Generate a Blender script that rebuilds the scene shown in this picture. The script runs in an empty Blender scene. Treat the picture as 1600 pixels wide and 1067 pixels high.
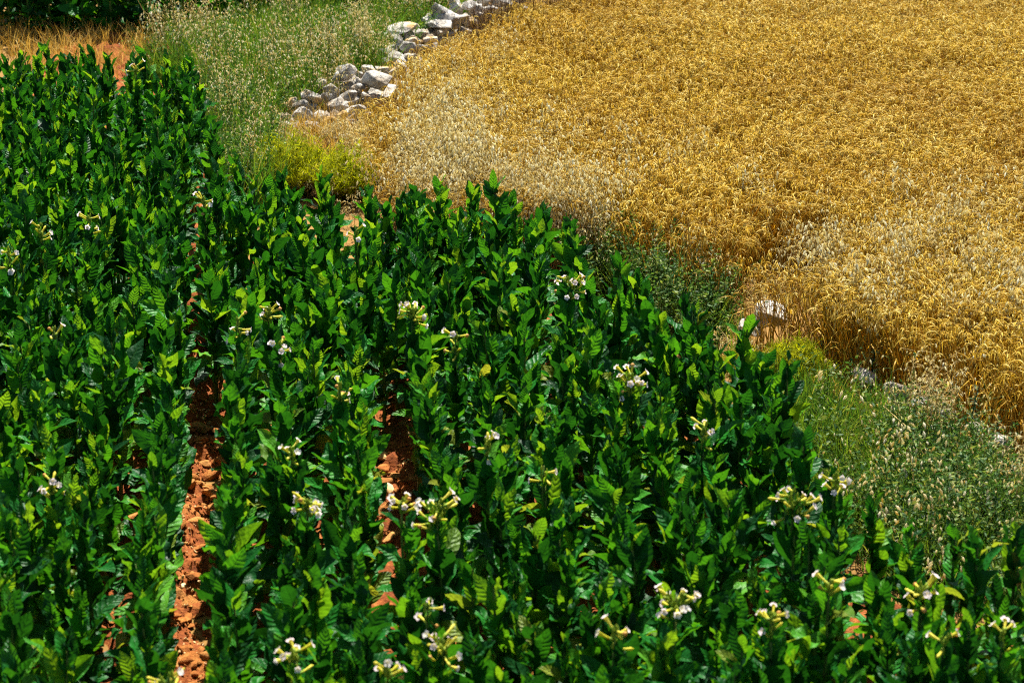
import bpy, bmesh, math, random
import numpy as np
from mathutils import Vector, Matrix, Euler, noise as mnoise

# ------------------------------------------------------------------ camera, sky, sun, exposure
sc = bpy.context.scene
R = math.radians
FPX, PITCH, CAM_H = 3344.0, R(22.0), 4.81        # focal length in photo pixels (1600 wide)
cam = bpy.data.cameras.new("camera")
cam_o = bpy.data.objects.new("camera", cam)
sc.collection.objects.link(cam_o)
cam.sensor_width = 36.0
cam.lens = FPX / 1600.0 * 36.0
cam.clip_end = 2000.0
cam.dof.use_dof = True
cam.dof.focus_distance = 13.2
cam.dof.aperture_fstop = 3.6
cam_o.location = (0, 0, CAM_H)
cam_o.rotation_euler = (math.pi / 2 - PITCH, 0, 0)
sc.camera = cam_o

SUN_AZ, SUN_EL = R(8), R(55)                     # azimuth measured from +Y (view) towards +X (right)
world = bpy.data.worlds.new("World"); sc.world = world
world.use_nodes = True
wn = world.node_tree
bg = wn.nodes["Background"]
sky = wn.nodes.new("ShaderNodeTexSky")
sky.sky_type = 'NISHITA'; sky.sun_disc = False
sky.sun_elevation = SUN_EL; sky.sun_rotation = SUN_AZ
wn.links.new(sky.outputs[0], bg.inputs[0])
bg.inputs[1].default_value = 0.05
sun = bpy.data.lights.new("sun", 'SUN')
sun.energy = 5.0; sun.angle = R(0.5); sun.color = (1.0, 0.95, 0.86)
sun_o = bpy.data.objects.new("sun", sun)
sc.collection.objects.link(sun_o)
sd = Vector((math.sin(SUN_AZ) * math.cos(SUN_EL), math.cos(SUN_AZ) * math.cos(SUN_EL), math.sin(SUN_EL)))
sun_o.rotation_euler = sd.to_track_quat('Z', 'Y').to_euler()
sc.view_settings.view_transform = 'Standard'
sc.view_settings.look = 'None'
sc.view_settings.exposure = 1.6
sc.view_settings.gamma = 1.0
sc.cycles.use_denoising = False
sc.cycles.max_bounces = 2
sc.cycles.diffuse_bounces = 1
sc.cycles.glossy_bounces = 1
sc.cycles.transmission_bounces = 1
sc.cycles.use_adaptive_sampling = True
sc.cycles.adaptive_threshold = 0.02
sc.render.filter_size = 1.1 if hasattr(sc.render, "filter_size") else 1.5
try:
    sc.cycles.filter_width = 1.1
except Exception:
    pass

# ------------------------------------------------------------------ helpers
rng = np.random.default_rng(7)
random.seed(7)
cp, sp = math.cos(PITCH), math.sin(PITCH)
COL = sc.collection


def G(px, py, z=0.0):
    """photo pixel -> world point at height z"""
    a, b = (px - 800.0) / FPX, (py - 533.5) / FPX
    d = Vector((a, cp - b * sp, -sp - b * cp))
    t = (z - CAM_H) / d.z
    return Vector((d.x * t, d.y * t, z))


def P(v):
    """world point -> photo pixel and depth"""
    x, y, z = v[0], v[1], v[2] - CAM_H
    zc = y * cp - z * sp
    return 800 + FPX * x / zc, 533.5 - FPX * (y * sp + z * cp) / zc, zc


ROW_A = R(6.0)
RD = Vector((-math.sin(ROW_A), math.cos(ROW_A), 0))      # along the rows
LD = Vector((math.cos(ROW_A), math.sin(ROW_A), 0))       # across the rows
PITCH_ROW = 0.45
U_PATH = G(331, 780).dot(LD)                             # centre line of the long bare path


def inpoly(x, y, poly):
    c = False
    n = len(poly)
    j = n - 1
    for i in range(n):
        xi, yi = poly[i][0], poly[i][1]
        xj, yj = poly[j][0], poly[j][1]
        if (yi > y) != (yj > y) and x < (xj - xi) * (y - yi) / (yj - yi) + xi:
            c = not c
        j = i
    return c


def fbm(x, y, s=1.0, o=3):
    return mnoise.fractal(Vector((x * s, y * s, 3.7)), 1.0, 2.0, o)


class MB:
    def __init__(self):
        self.v, self.f, self.m, self.r, self.uv = [], [], [], [], []

    def add(self, verts, faces, mat=0, rnd=0.0, uvs=None):
        o = len(self.v)
        self.v.extend([tuple(p) for p in verts])
        self.r.extend([rnd] * len(verts))
        self.uv.extend(uvs if uvs is not None else [(0.5, 0.5)] * len(verts))
        for f in faces:
            self.f.append(tuple(i + o for i in f)); self.m.append(mat)

    def tube(self, pts, radii, sides=4, mat=0, rnd=0.0, cap=True):
        pts = [Vector(p) for p in pts]
        vs, fs = [], []
        for i, p in enumerate(pts):
            d = (pts[min(i + 1, len(pts) - 1)] - pts[max(i - 1, 0)]).normalized()
            a = d.orthogonal().normalized() if abs(d.z) < 0.9 else d.cross(Vector((0, 1, 0.1))).normalized()
            b = d.cross(a)
            for k in range(sides):
                t = 2 * math.pi * k / sides
                vs.append(p + (a * math.cos(t) + b * math.sin(t)) * radii[i])
        for i in range(len(pts) - 1):
            for k in range(sides):
                k2 = (k + 1) % sides
                fs.append((i * sides + k, i * sides + k2, (i + 1) * sides + k2, (i + 1) * sides + k))
        if cap and sides > 2:
            fs.append(tuple(range((len(pts) - 1) * sides, len(pts) * sides)))
        self.add(vs, fs, mat, rnd)

    def ribbon(self, pts, widths, side, mat=0, rnd=0.0):
        vs, fs = [], []
        side = Vector(side)
        for p, w in zip(pts, widths):
            p = Vector(p)
            vs += [p - side * w / 2, p + side * w / 2]
        for i in range(len(pts) - 1):
            fs.append((2 * i, 2 * i + 1, 2 * i + 3, 2 * i + 2))
        self.add(vs, fs, mat, rnd)

    def mesh(self, name, mats, smooth=True):
        me = bpy.data.meshes.new(name)
        me.from_pydata(self.v, [], self.f)
        for m in mats:
            me.materials.append(m)
        me.polygons.foreach_set("material_index", np.array(self.m, dtype=np.int32))
        me.polygons.foreach_set("use_smooth", np.full(len(self.f), smooth))
        at = me.attributes.new("rnd", 'FLOAT', 'POINT')
        at.data.foreach_set("value", np.array(self.r, dtype=np.float32))
        ul = me.uv_layers.new(name="UVMap")
        li = np.zeros(len(me.loops), dtype=np.int32)
        me.loops.foreach_get("vertex_index", li)
        ul.data.foreach_set("uv", np.array(self.uv, dtype=np.float32)[li].ravel())
        me.update()
        return me


def link(name, me, parent=None, loc=None, rot=None, scale=None):
    o = bpy.data.objects.new(name, me)
    COL.objects.link(o)
    if parent is not None:
        o.parent = parent
    if loc is not None:
        o.location = loc
    if rot is not None:
        o.rotation_euler = rot
    if scale is not None:
        o.scale = (scale,) * 3 if not hasattr(scale, '__len__') else scale
    return o


def tag(o, label=None, cat=None, group=None, kind=None):
    if label: o["label"] = label
    if cat: o["category"] = cat
    if group: o["group"] = group
    if kind: o["kind"] = kind
    return o


# ------------------------------------------------------------------ materials
class NT:
    def __init__(self, name):
        self.mat = bpy.data.materials.new(name)
        self.mat.use_nodes = True
        self.t = self.mat.node_tree
        self.t.nodes.clear()
        self.out = self.t.nodes.new("ShaderNodeOutputMaterial")

    def n(self, kind, **kw):
        nd = self.t.nodes.new(kind)
        for k, v in kw.items():
            setattr(nd, k, v)
        return nd

    def l(self, a, b):
        self.t.links.new(a, b)

    def val(self, sock, v):
        if hasattr(v, "is_linked") or hasattr(v, "node"):
            self.l(v, sock)
        else:
            sock.default_value = v

    def math(self, op, a, b=None, c=None, clamp=False):
        nd = self.n("ShaderNodeMath", operation=op, use_clamp=clamp)
        self.val(nd.inputs[0], a)
        if b is not None: self.val(nd.inputs[1], b)
        if c is not None: self.val(nd.inputs[2], c)
        return nd.outputs[0]

    def mix(self, fac, a, b, mode='MIX'):
        nd = self.n("ShaderNodeMix", data_type='RGBA', blend_type=mode)
        self.val(nd.inputs[0], fac)
        self.val(nd.inputs[6], a if not isinstance(a, tuple) else (*a, 1.0)[:4])
        self.val(nd.inputs[7], b if not isinstance(b, tuple) else (*b, 1.0)[:4])
        return nd.outputs[2]

    def ramp(self, fac, stops):
        nd = self.n("ShaderNodeValToRGB")
        el = nd.color_ramp.elements
        while len(el) < len(stops):
            el.new(0.5)
        for e, (p, c) in zip(el, stops):
            e.position = p; e.color = (*c, 1.0)
        self.l(fac, nd.inputs[0])
        return nd.outputs[0]

    def rand(self):
        a = self.n("ShaderNodeAttribute", attribute_name="rnd")
        o = self.n("ShaderNodeObjectInfo")
        return self.math('FRACT', self.math('ADD', a.outputs[2], o.outputs["Random"]))

    def noise(self, scale, detail=3.0, rough=0.55, coord='Position'):
        if coord == 'Position':
            g = self.n("ShaderNodeNewGeometry").outputs["Position"]
        else:
            g = self.n("ShaderNodeTexCoord").outputs[coord]
        nd = self.n("ShaderNodeTexNoise")
        self.l(g, nd.inputs["Vector"])
        nd.inputs["Scale"].default_value = scale
        nd.inputs["Detail"].default_value = detail
        nd.inputs["Roughness"].default_value = rough
        return nd.outputs[0]

    def leafy(self, col, tcol, trans=0.3, rough=0.5, spec=0.3, normal=None):
        b = self.n("ShaderNodeBsdfPrincipled")
        self.val(b.inputs["Base Color"], col if not isinstance(col, tuple) else (*col, 1.0))
        b.inputs["Roughness"].default_value = rough
        b.inputs["Specular IOR Level"].default_value = spec
        t = self.n("ShaderNodeBsdfTranslucent")
        self.val(t.inputs[0], tcol if not isinstance(tcol, tuple) else (*tcol, 1.0))
        if normal is not None:
            self.l(normal, b.inputs["Normal"]); self.l(normal, t.inputs["Normal"])
        m = self.n("ShaderNodeMixShader")
        m.inputs[0].default_value = trans
        self.l(b.outputs[0], m.inputs[1]); self.l(t.outputs[0], m.inputs[2])
        self.l(m.outputs[0], self.out.inputs[0])
        return self.mat

    def solid(self, col, rough=0.8, spec=0.2, normal=None):
        b = self.n("ShaderNodeBsdfPrincipled")
        self.val(b.inputs["Base Color"], col if not isinstance(col, tuple) else (*col, 1.0))
        b.inputs["Roughness"].default_value = rough
        b.inputs["Specular IOR Level"].default_value = spec
        if normal is not None:
            self.l(normal, b.inputs["Normal"])
        self.l(b.outputs[0], self.out.inputs[0])
        return self.mat


def leaf_material(name, stops, tstops, trans):
    m = NT(name)
    uv = m.n("ShaderNodeUVMap", uv_map="UVMap")
    sep = m.n("ShaderNodeSeparateXYZ"); m.l(uv.outputs[0], sep.inputs[0])
    du = m.math('ABSOLUTE', m.math('SUBTRACT', sep.outputs[0], 0.5))
    t = m.math('SUBTRACT', m.math('MULTIPLY', sep.outputs[1], 7.5), m.math('MULTIPLY', du, 2.6))
    t = m.math('ADD', t, m.math('MULTIPLY', m.noise(16.0, 1.0), 1.1))
    tri = m.math('MULTIPLY', m.math('ABSOLUTE', m.math('SUBTRACT', m.math('FRACT', t), 0.5)), 2.0)   # 1 on a side vein
    vein = m.math('POWER', tri, 6.0)
    rib = m.math('SUBTRACT', 1.0, m.math('DIVIDE', du, 0.032), clamp=True)
    rnd = m.rand()
    rnd2 = m.math('FRACT', m.math('MULTIPLY', rnd, 7.31))
    base = m.ramp(rnd, stops)
    tcol = m.ramp(rnd, tstops)
    pale = m.math('MAXIMUM', m.math('MULTIPLY', m.math('MULTIPLY', vein, rnd2), 0.30), m.math('MULTIPLY', rib, 0.5))
    mott = m.noise(30.0, 3.0, 0.65)
    base = m.mix(m.math('MULTIPLY', mott, 0.6), base, (0.003, 0.042, 0.006))
    col = m.mix(pale, base, (0.07, 0.20, 0.025))
    tcol = m.mix(m.math('MULTIPLY', m.math('MAXIMUM', vein, rib), 0.35), tcol, (0.02, 0.10, 0.004))
    quilt = m.math('MULTIPLY', m.math('SINE', m.math('MULTIPLY', tri, 1.5708)), m.math('MULTIPLY_ADD', rnd2, -0.75, -0.1))
    hgt = m.math('ADD', m.math('SUBTRACT', quilt, m.math('MULTIPLY', rib, 0.5)), m.math('MULTIPLY', m.noise(60.0, 2.0), 0.9))
    bump = m.n("ShaderNodeBump")
    bump.inputs["Strength"].default_value = 1.0
    bump.inputs["Distance"].default_value = 0.0055
    m.l(hgt, bump.inputs["Height"])
    return m.leafy(col, tcol, trans, 0.45, 0.13, bump.outputs[0])


M = {}
M['leaf'] = leaf_material("tobacco_leaf",
    [(0.0, (0.003, 0.032, 0.008)), (0.4, (0.006, 0.095, 0.011)), (0.75, (0.018, 0.20, 0.015)), (1.0, (0.09, 0.30, 0.014))],
    [(0.0, (0.010, 0.075, 0.004)), (0.45, (0.03, 0.17, 0.005)), (0.75, (0.10, 0.38, 0.006)), (1.0, (0.36, 0.60, 0.010))], 0.27)
M['leaf_yellow'] = leaf_material("tobacco_leaf_yellowing",
    [(0.0, (0.10, 0.20, 0.018)), (1.0, (0.25, 0.27, 0.02))],
    [(0.0, (0.26, 0.40, 0.015)), (1.0, (0.45, 0.45, 0.02))], 0.35)


def simple_leafy(name, stops, tcol_mul, trans, rough=0.6, spec=0.2, patch=None):
    m = NT(name)
    col = m.ramp(m.rand(), stops)
    if patch:
        sc_, dark, amt = patch
        nz = m.noise(sc_, 3.0)
        col = m.mix(m.math('MULTIPLY', m.math('SUBTRACT', nz, 0.42, clamp=True), amt, clamp=True), col, dark)
    tc = m.mix(1.0, col, tcol_mul, 'MULTIPLY')
    return m.leafy(col, tc, trans, rough, spec)


M['stem'] = simple_leafy("tobacco_stem", [(0, (0.05, 0.11, 0.015)), (1, (0.14, 0.19, 0.025))], (1.2, 1.2, 1.0), 0.1)
M['calyx'] = simple_leafy("calyx_green", [(0, (0.16, 0.26, 0.015)), (1, (0.28, 0.34, 0.02))], (1.3, 1.3, 1.0), 0.25)
M['tube'] = simple_leafy("flower_tube_yellow", [(0, (0.56, 0.52, 0.02)), (1, (0.74, 0.66, 0.09))], (1.2, 1.2, 1.0), 0.3)
M['petal'] = simple_leafy("flower_petal_pink", [(0, (0.88, 0.82, 0.84)), (0.6, (0.86, 0.72, 0.74)), (1, (0.88, 0.84, 0.78))], (1.05, 1.0, 1.0), 0.42)
M['withered'] = simple_leafy("flower_withered", [(0, (0.55, 0.27, 0.05)), (1, (0.60, 0.36, 0.10))], (1.1, 1.0, 0.8), 0.25)
M['wheat_stalk'] = simple_leafy("wheat_stalk", [(0, (0.43, 0.235, 0.015)), (0.5, (0.57, 0.36, 0.028)), (1, (0.66, 0.47, 0.075))], (1.2, 1.05, 0.7), 0.45,
                                patch=(0.9, (0.30, 0.13, 0.012), 2.2))
M['wheat_head'] = simple_leafy("wheat_head", [(0, (0.20, 0.105, 0.012)), (0.12, (0.48, 0.29, 0.020)), (0.6, (0.72, 0.51, 0.06)), (1, (0.88, 0.75, 0.28))], (1.12, 1.05, 0.75), 0.42, 0.6, 0.15,
                               patch=(0.9, (0.42, 0.22, 0.010), 1.6))
M['oat'] = simple_leafy("oat_spikelet", [(0, (0.62, 0.47, 0.14)), (0.4, (0.80, 0.70, 0.36)), (1, (0.92, 0.88, 0.68))], (1.08, 1.05, 0.95), 0.5, 0.45, 0.3)
M['oat_stem'] = simple_leafy("oat_stem", [(0, (0.38, 0.26, 0.06)), (1, (0.55, 0.42, 0.15))], (1.1, 1.0, 0.8), 0.25)
M['grass'] = simple_leafy("grass_blade", [(0, (0.014, 0.08, 0.008)), (0.5, (0.06, 0.17, 0.014)), (0.9, (0.15, 0.24, 0.02)), (1, (0.36, 0.33, 0.07))], (1.6, 1.5, 0.8), 0.35,
                          patch=(2.2, (0.14, 0.15, 0.015), 1.2))
M['weed'] = simple_leafy("weed_leaf", [(0, (0.025, 0.085, 0.016)), (0.6, (0.075, 0.16, 0.03)), (1, (0.24, 0.28, 0.06))], (1.4, 1.4, 0.8), 0.3)
M['weed_dark'] = simple_leafy("weed_spike_leaf", [(0, (0.014, 0.05, 0.014)), (1, (0.035, 0.085, 0.02))], (1.4, 1.4, 0.8), 0.2)
M['fennel'] = simple_leafy("feathery_leaf", [(0, (0.20, 0.26, 0.004)), (0.5, (0.36, 0.39, 0.005)), (1, (0.54, 0.50, 0.01))], (1.3, 1.3, 0.8), 0.5)
M['thistle'] = simple_leafy("thistle_leaf", [(0, (0.08, 0.15, 0.10)), (1, (0.20, 0.28, 0.20))], (1.2, 1.2, 1.0), 0.2)
M['twig'] = simple_leafy("dead_twig_bark", [(0, (0.20, 0.15, 0.11)), (1, (0.42, 0.36, 0.30))], (1, 1, 1), 0.02, 0.8)
M['brush'] = simple_leafy("dead_brush_bark", [(0, (0.07, 0.035, 0.018)), (0.6, (0.16, 0.085, 0.035)), (1, (0.34, 0.2, 0.07))], (1, 0.9, 0.8), 0.1, 0.8)


def soil_material(name, stops, scale, bump_d):
    m = NT(name)
    n1 = m.noise(scale, 6.0, 0.62)
    n2 = m.noise(scale * 9.0, 4.0, 0.6)
    f = m.math('ADD', m.math('MULTIPLY', n1, 0.65), m.math('MULTIPLY', n2, 0.35))
    col = m.ramp(f, stops)
    col = m.mix(m.math('MULTIPLY', m.math('POWER', m.rand(), 3.0), 0.6), col, (0.52, 0.27, 0.08))
    b = m.n("ShaderNodeBump"); b.inputs["Strength"].default_value = 0.9; b.inputs["Distance"].default_value = bump_d
    m.l(f, b.inputs["Height"])
    return m.solid(col, 0.95, 0.1, b.outputs[0])


M['soil'] = soil_material("red_soil", [(0.36, (0.085, 0.022, 0.008)), (0.5, (0.20, 0.055, 0.014)), (0.64, (0.36, 0.14, 0.035))], 7.0, 0.03)  # red soil, ramp kept dark to paint in the shadows between clods
M['clod'] = soil_material("soil_clod", [(0.36, (0.12, 0.032, 0.008)), (0.5, (0.26, 0.085, 0.018)), (0.64, (0.44, 0.20, 0.05))], 16.0, 0.02)  # lighter and yellower than the soil: sunlit tops painted into the colour
M['ground'] = soil_material("dry_ground", [(0.3, (0.05, 0.035, 0.010)), (0.5, (0.12, 0.07, 0.018)), (0.7, (0.22, 0.13, 0.035))], 1.4, 0.03)


def stone_material(name, warm):
    m = NT(name)
    n1 = m.noise(11.0, 6.0, 0.7)
    n2 = m.noise(38.0, 5.0, 0.7)
    col = m.ramp(n1, [(0.34, (0.12, 0.105, 0.085)), (0.5, (0.40, 0.37, 0.32)), (0.63, (0.70, 0.67, 0.61))])
    col = m.mix(m.math('MULTIPLY', m.math('SUBTRACT', m.noise(4.3, 3.0), 0.5, clamp=True), warm, clamp=True), col, (0.56, 0.36, 0.14))
    col = m.mix(m.math('MULTIPLY', m.math('SUBTRACT', n2, 0.55, clamp=True), 2.6, clamp=True), col, (0.13, 0.115, 0.10))
    b = m.n("ShaderNodeBump"); b.inputs["Strength"].default_value = 1.0; b.inputs["Distance"].default_value = 0.03
    m.l(m.math('ADD', n1, m.math('MULTIPLY', n2, 0.5)), b.inputs["Height"])
    return m.solid(col, 0.9, 0.15, b.outputs[0])


M['stone'] = stone_material("limestone", 2.2)
M['stone_warm'] = stone_material("limestone_ochre", 9.0)
mm = NT("field_stone_pale")
M['stone_pale'] = mm.solid(mm.ramp(mm.noise(18.0, 5.0), [(0.35, (0.50, 0.28, 0.10)), (0.55, (0.70, 0.50, 0.24)), (0.7, (0.78, 0.64, 0.40))]), 0.9, 0.15)


def rock_mesh(name, mat, sx, sy, sz, n=26, seed=0, bev=0.06):
    r = random.Random(seed)
    bm = bmesh.new()
    for i in range(n):
        v = Vector((r.gauss(0, 1), r.gauss(0, 1), r.gauss(0, 1))).normalized()
        # blocky: push towards a box
        k = max(abs(v.x), abs(v.y), abs(v.z))
        v = v.lerp(v / k, 0.35) * r.uniform(0.74, 1.12)
        bm.verts.new((v.x * sx, v.y * sy, v.z * sz))
    ch = bmesh.ops.convex_hull(bm, input=bm.verts)
    junk = [g for g in ch["geom_interior"] + ch["geom_unused"] if isinstance(g, bmesh.types.BMVert) and g.is_valid]
    bmesh.ops.delete(bm, geom=list(set(junk)), context='VERTS')
    bmesh.ops.dissolve_limit(bm, angle_limit=R(18), verts=bm.verts, edges=bm.edges)
    bmesh.ops.bevel(bm, geom=list(bm.edges), offset=bev * min(sx, sy, sz), segments=1, profile=0.5, affect='EDGES')
    bmesh.ops.triangulate(bm, faces=bm.faces)
    me = bpy.data.meshes.new(name)
    bm.to_mesh(me); bm.free()
    me.materials.append(mat)
    at = me.attributes.new("rnd", 'FLOAT', 'POINT')
    at.data.foreach_set("value", np.full(len(me.vertices), r.random(), dtype=np.float32))
    return me


def scatter(name, protos, pts, rots, scl, idx, label):
    """one 'stuff' object: clump meshes instanced on points"""
    col = bpy.data.collections.new(name + "_source")
    for i, me in enumerate(protos):
        col.objects.link(bpy.data.objects.new("%s_src_%02d" % (name, i), me))
    me = bpy.data.meshes.new(name)
    me.from_pydata([tuple(p) for p in pts], [], [])
    a = me.attributes.new("rot", 'FLOAT_VECTOR', 'POINT'); a.data.foreach_set("vector", np.array(rots, dtype=np.float32).ravel())
    a = me.attributes.new("scl", 'FLOAT', 'POINT'); a.data.foreach_set("value", np.array(scl, dtype=np.float32))
    a = me.attributes.new("idx", 'INT', 'POINT'); a.data.foreach_set("value", np.array(idx, dtype=np.int32))
    o = link(name, me)
    ng = bpy.data.node_groups.new(name + "_scatter", 'GeometryNodeTree')
    ng.interface.new_socket("Geometry", in_out='INPUT', socket_type='NodeSocketGeometry')
    ng.interface.new_socket("Geometry", in_out='OUTPUT', socket_type='NodeSocketGeometry')
    N, L = ng.nodes.new, ng.links.new
    gi, go = N("NodeGroupInput"), N("NodeGroupOutput")
    ci = N("GeometryNodeCollectionInfo"); ci.inputs[0].default_value = col
    ci.inputs["Separate Children"].default_value = True
    ci.inputs["Reset Children"].default_value = True
    iop = N("GeometryNodeInstanceOnPoints")
    iop.inputs["Pick Instance"].default_value = True

    def attr(nm, ty):
        nd = N("GeometryNodeInputNamedAttribute"); nd.data_type = ty; nd.inputs[0].default_value = nm
        return nd.outputs[0]
    L(gi.outputs[0], iop.inputs["Points"])
    L(ci.outputs[0], iop.inputs["Instance"])
    L(attr("idx", 'INT'), iop.inputs["Instance Index"])
    e2r = N("FunctionNodeEulerToRotation")
    L(attr("rot", 'FLOAT_VECTOR'), e2r.inputs[0])
    L(e2r.outputs[0], iop.inputs["Rotation"])
    L(attr("scl", 'FLOAT'), iop.inputs["Scale"])
    L(iop.outputs[0], go.inputs[0])
    md = o.modifiers.new("scatter", 'NODES'); md.node_group = ng
    tag(o, label, None, None, "stuff")
    return o


def poly_world(pix):
    return [G(*p) if len(p) == 3 else G(p[0], p[1], 0.2) for p in pix]


def sample_poly(poly, n):
    xs = [p[0] for p in poly]; ys = [p[1] for p in poly]
    out = []
    x0, x1, y0, y1 = min(xs), max(xs), min(ys), max(ys)
    tries = 0
    while len(out) < n and tries < n * 40:
        x, y = random.uniform(x0, x1), random.uniform(y0, y1)
        tries += 1
        if inpoly(x, y, poly):
            out.append((x, y))
    return out


def poly_area(poly):
    return abs(sum(poly[i - 1][0] * poly[i][1] - poly[i][0] * poly[i - 1][1] for i in range(len(poly)))) / 2


# ------------------------------------------------------------------ the setting: ground and field soil
bm = bmesh.new()
bmesh.ops.create_grid(bm, x_segments=60, y_segments=60, size=150)
for v in bm.verts:
    v.co.y += 60
    v.co.z = -0.05
me = bpy.data.meshes.new("ground"); bm.to_mesh(me); bm.free()
me.materials.append(M['ground'])
tag(link("ground", me), "dry earth under the field margins and the wheat", None, None, "structure")


def soil_z(x, y):
    u = x * LD.x + y * LD.y
    k = (u - U_PATH) / PITCH_ROW
    ridge = 0.02 * -math.cos(2 * math.pi * k)
    return ridge + 0.05 * fbm(x, y, 2.6, 3) + 0.045 * fbm(x, y, 12.0, 4)


SOIL_POLY = [G(x, y, 0.0) for x, y in [(1900, 1020), (1600, 1000), (1380, 930), (1270, 860), (1190, 760), (1130, 660), (1040, 580), (940, 500), (780, 440), (560, 430),
             (400, 400), (340, 330), (300, 240), (330, 120), (330, 60), (-300, 40), (-400, 1500), (1900, 1500)]]


def in_soil(x, y):
    return inpoly(x + 0.1 * math.sin(y * 9), y, SOIL_POLY)


sx0, sx1, sy0, sy1, st = -4.2, 2.6, 6.2, 19.6, 0.026
nx, ny = int((sx1 - sx0) / st), int((sy1 - sy0) / st)
vs, fs = [], []
for j in range(ny + 1):
    for i in range(nx + 1):
        x, y = sx0 + i * st, sy0 + j * st
        e = min(i, nx - i, j, ny - j)
        vs.append((x, y, soil_z(x, y) if e > 2 and in_soil(x, y) else -0.12))
for j in range(ny):
    for i in range(nx):
        a = j * (nx + 1) + i
        fs.append((a, a + 1, a + nx + 2, a + nx + 1))
me = bpy.data.meshes.new("field_soil"); me.from_pydata(vs, [], fs)
me.polygons.foreach_set("use_smooth", np.full(len(fs), True))
me.materials.append(M['soil'])
soil = tag(link("field_soil", me), "red brown cloddy soil between the tobacco rows", None, None, "structure")

# ------------------------------------------------------------------ tobacco leaves and stems
NR, NC = 14, 6


def leaf_verts(p, L=1.0, rows=NR, cols=NC):
    wr, fold, droop, wave, wf, ph, twist, side = p
    verts, uvs = [], []
    y = z = 0.0
    ang = 0.0
    for j in range(rows + 1):
        t = j / rows
        if j:
            ang = -droop * (t ** 1.4)
            y += math.cos(ang) / rows; z += math.sin(ang) / rows
        w = wr * (0.16 * (1 - t) ** 3 + 1.85 * (t ** 0.72) * ((1 - t) ** 0.78) * (1.08 - 0.32 * t)) * 0.5
        if j == rows: w = 0.004
        ny_, nz_ = -math.sin(ang), math.cos(ang)
        tw = twist * t
        for i in range(cols + 1):
            s = (i / cols) * 2 - 1
            h = fold * abs(s) ** 1.3 * w + wave * (s * s) * w * math.sin(wf * t * 6.28 + ph + (1.9 if s > 0 else 0))
            xx = s * w * math.cos(math.atan(fold) * 0.6)
            xr, hr = xx * math.cos(tw) - h * math.sin(tw), xx * math.sin(tw) + h * math.cos(tw)
            verts.append((xr * L + side * t * t * L, (y + ny_ * hr) * L, (z + nz_ * hr) * L))
            uvs.append((i / cols, t))
    faces = []
    c1 = cols + 1
    for j in range(rows):
        for i in range(cols):
            a = j * c1 + i
            faces.append((a, a + 1, a + c1 + 1, a + c1))
    return verts, faces, uvs


def leaf_params(kind):
    u = random.uniform
    droop = {'top': u(-0.2, 0.4), 'mid': u(-0.1, 0.8), 'low': u(0.2, 1.3)}[kind]
    return (u(0.52, 0.80), u(0.1, 0.55), droop, u(0.15, 0.60), u(1.0, 3.2), u(0, 6.28), u(-1.1, 1.1), u(-0.16, 0.16))


LEAF = {}
for kind, n in (('top', 14), ('mid', 18), ('low', 12)):
    LEAF[kind] = []
    for i in range(n):
        p = leaf_params(kind)
        mb = MB(); v, f, uv = leaf_verts(p); mb.add(v, f, 0, 0.0, uv)
        LEAF[kind].append((mb.mesh("leaf_" + kind, [M['leaf']]), p))
YLEAF = []
for i in range(6):
    mb = MB(); v, f, uv = leaf_verts(leaf_params('low')); mb.add(v, f, 0, 0.0, uv)
    YLEAF.append(mb.mesh("leaf_yellowing", [M['leaf_yellow']]))
STEM = []
for i in range(8):
    mb = MB()
    a, b = random.uniform(-0.04, 0.04), random.uniform(-0.04, 0.04)
    pts = [(a * math.sin(t * 3), b * math.sin(t * 2.4 + 0.4) - b * 0.39, -0.06 + t * 0.9) for t in np.linspace(0, 1, 7)]
    mb.tube(pts, [0.013, 0.0125, 0.011, 0.010, 0.008, 0.006, 0.004], 6)
    STEM.append((mb.mesh("stem", [M['stem']]), pts))


def stem_at(pts, z):
    for i in range(len(pts) - 1):
        if pts[i][2] <= z <= pts[i + 1][2]:
            k = (z - pts[i][2]) / (pts[i + 1][2] - pts[i][2])
            return Vector(pts[i]).lerp(Vector(pts[i + 1]), k)
    return Vector(pts[-1])


# strips of bare ground that stay open between the rows: centre u, half width, s range
def s_of(px, py): return G(px, py).dot(RD)


OPEN = [(U_PATH - 0.005, 0.084, 5.0, s_of(345, 660)),
        (U_PATH + 2 * PITCH_ROW + 0.01, 0.072, s_of(605, 830) - 1.1, s_of(592, 715))]


def blocked(p):
    u, s = p.dot(LD), p.dot(RD)
    for c, w, a, b in OPEN:
        if a < s < b and abs(u - c) < w:
            return True
    return False


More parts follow.
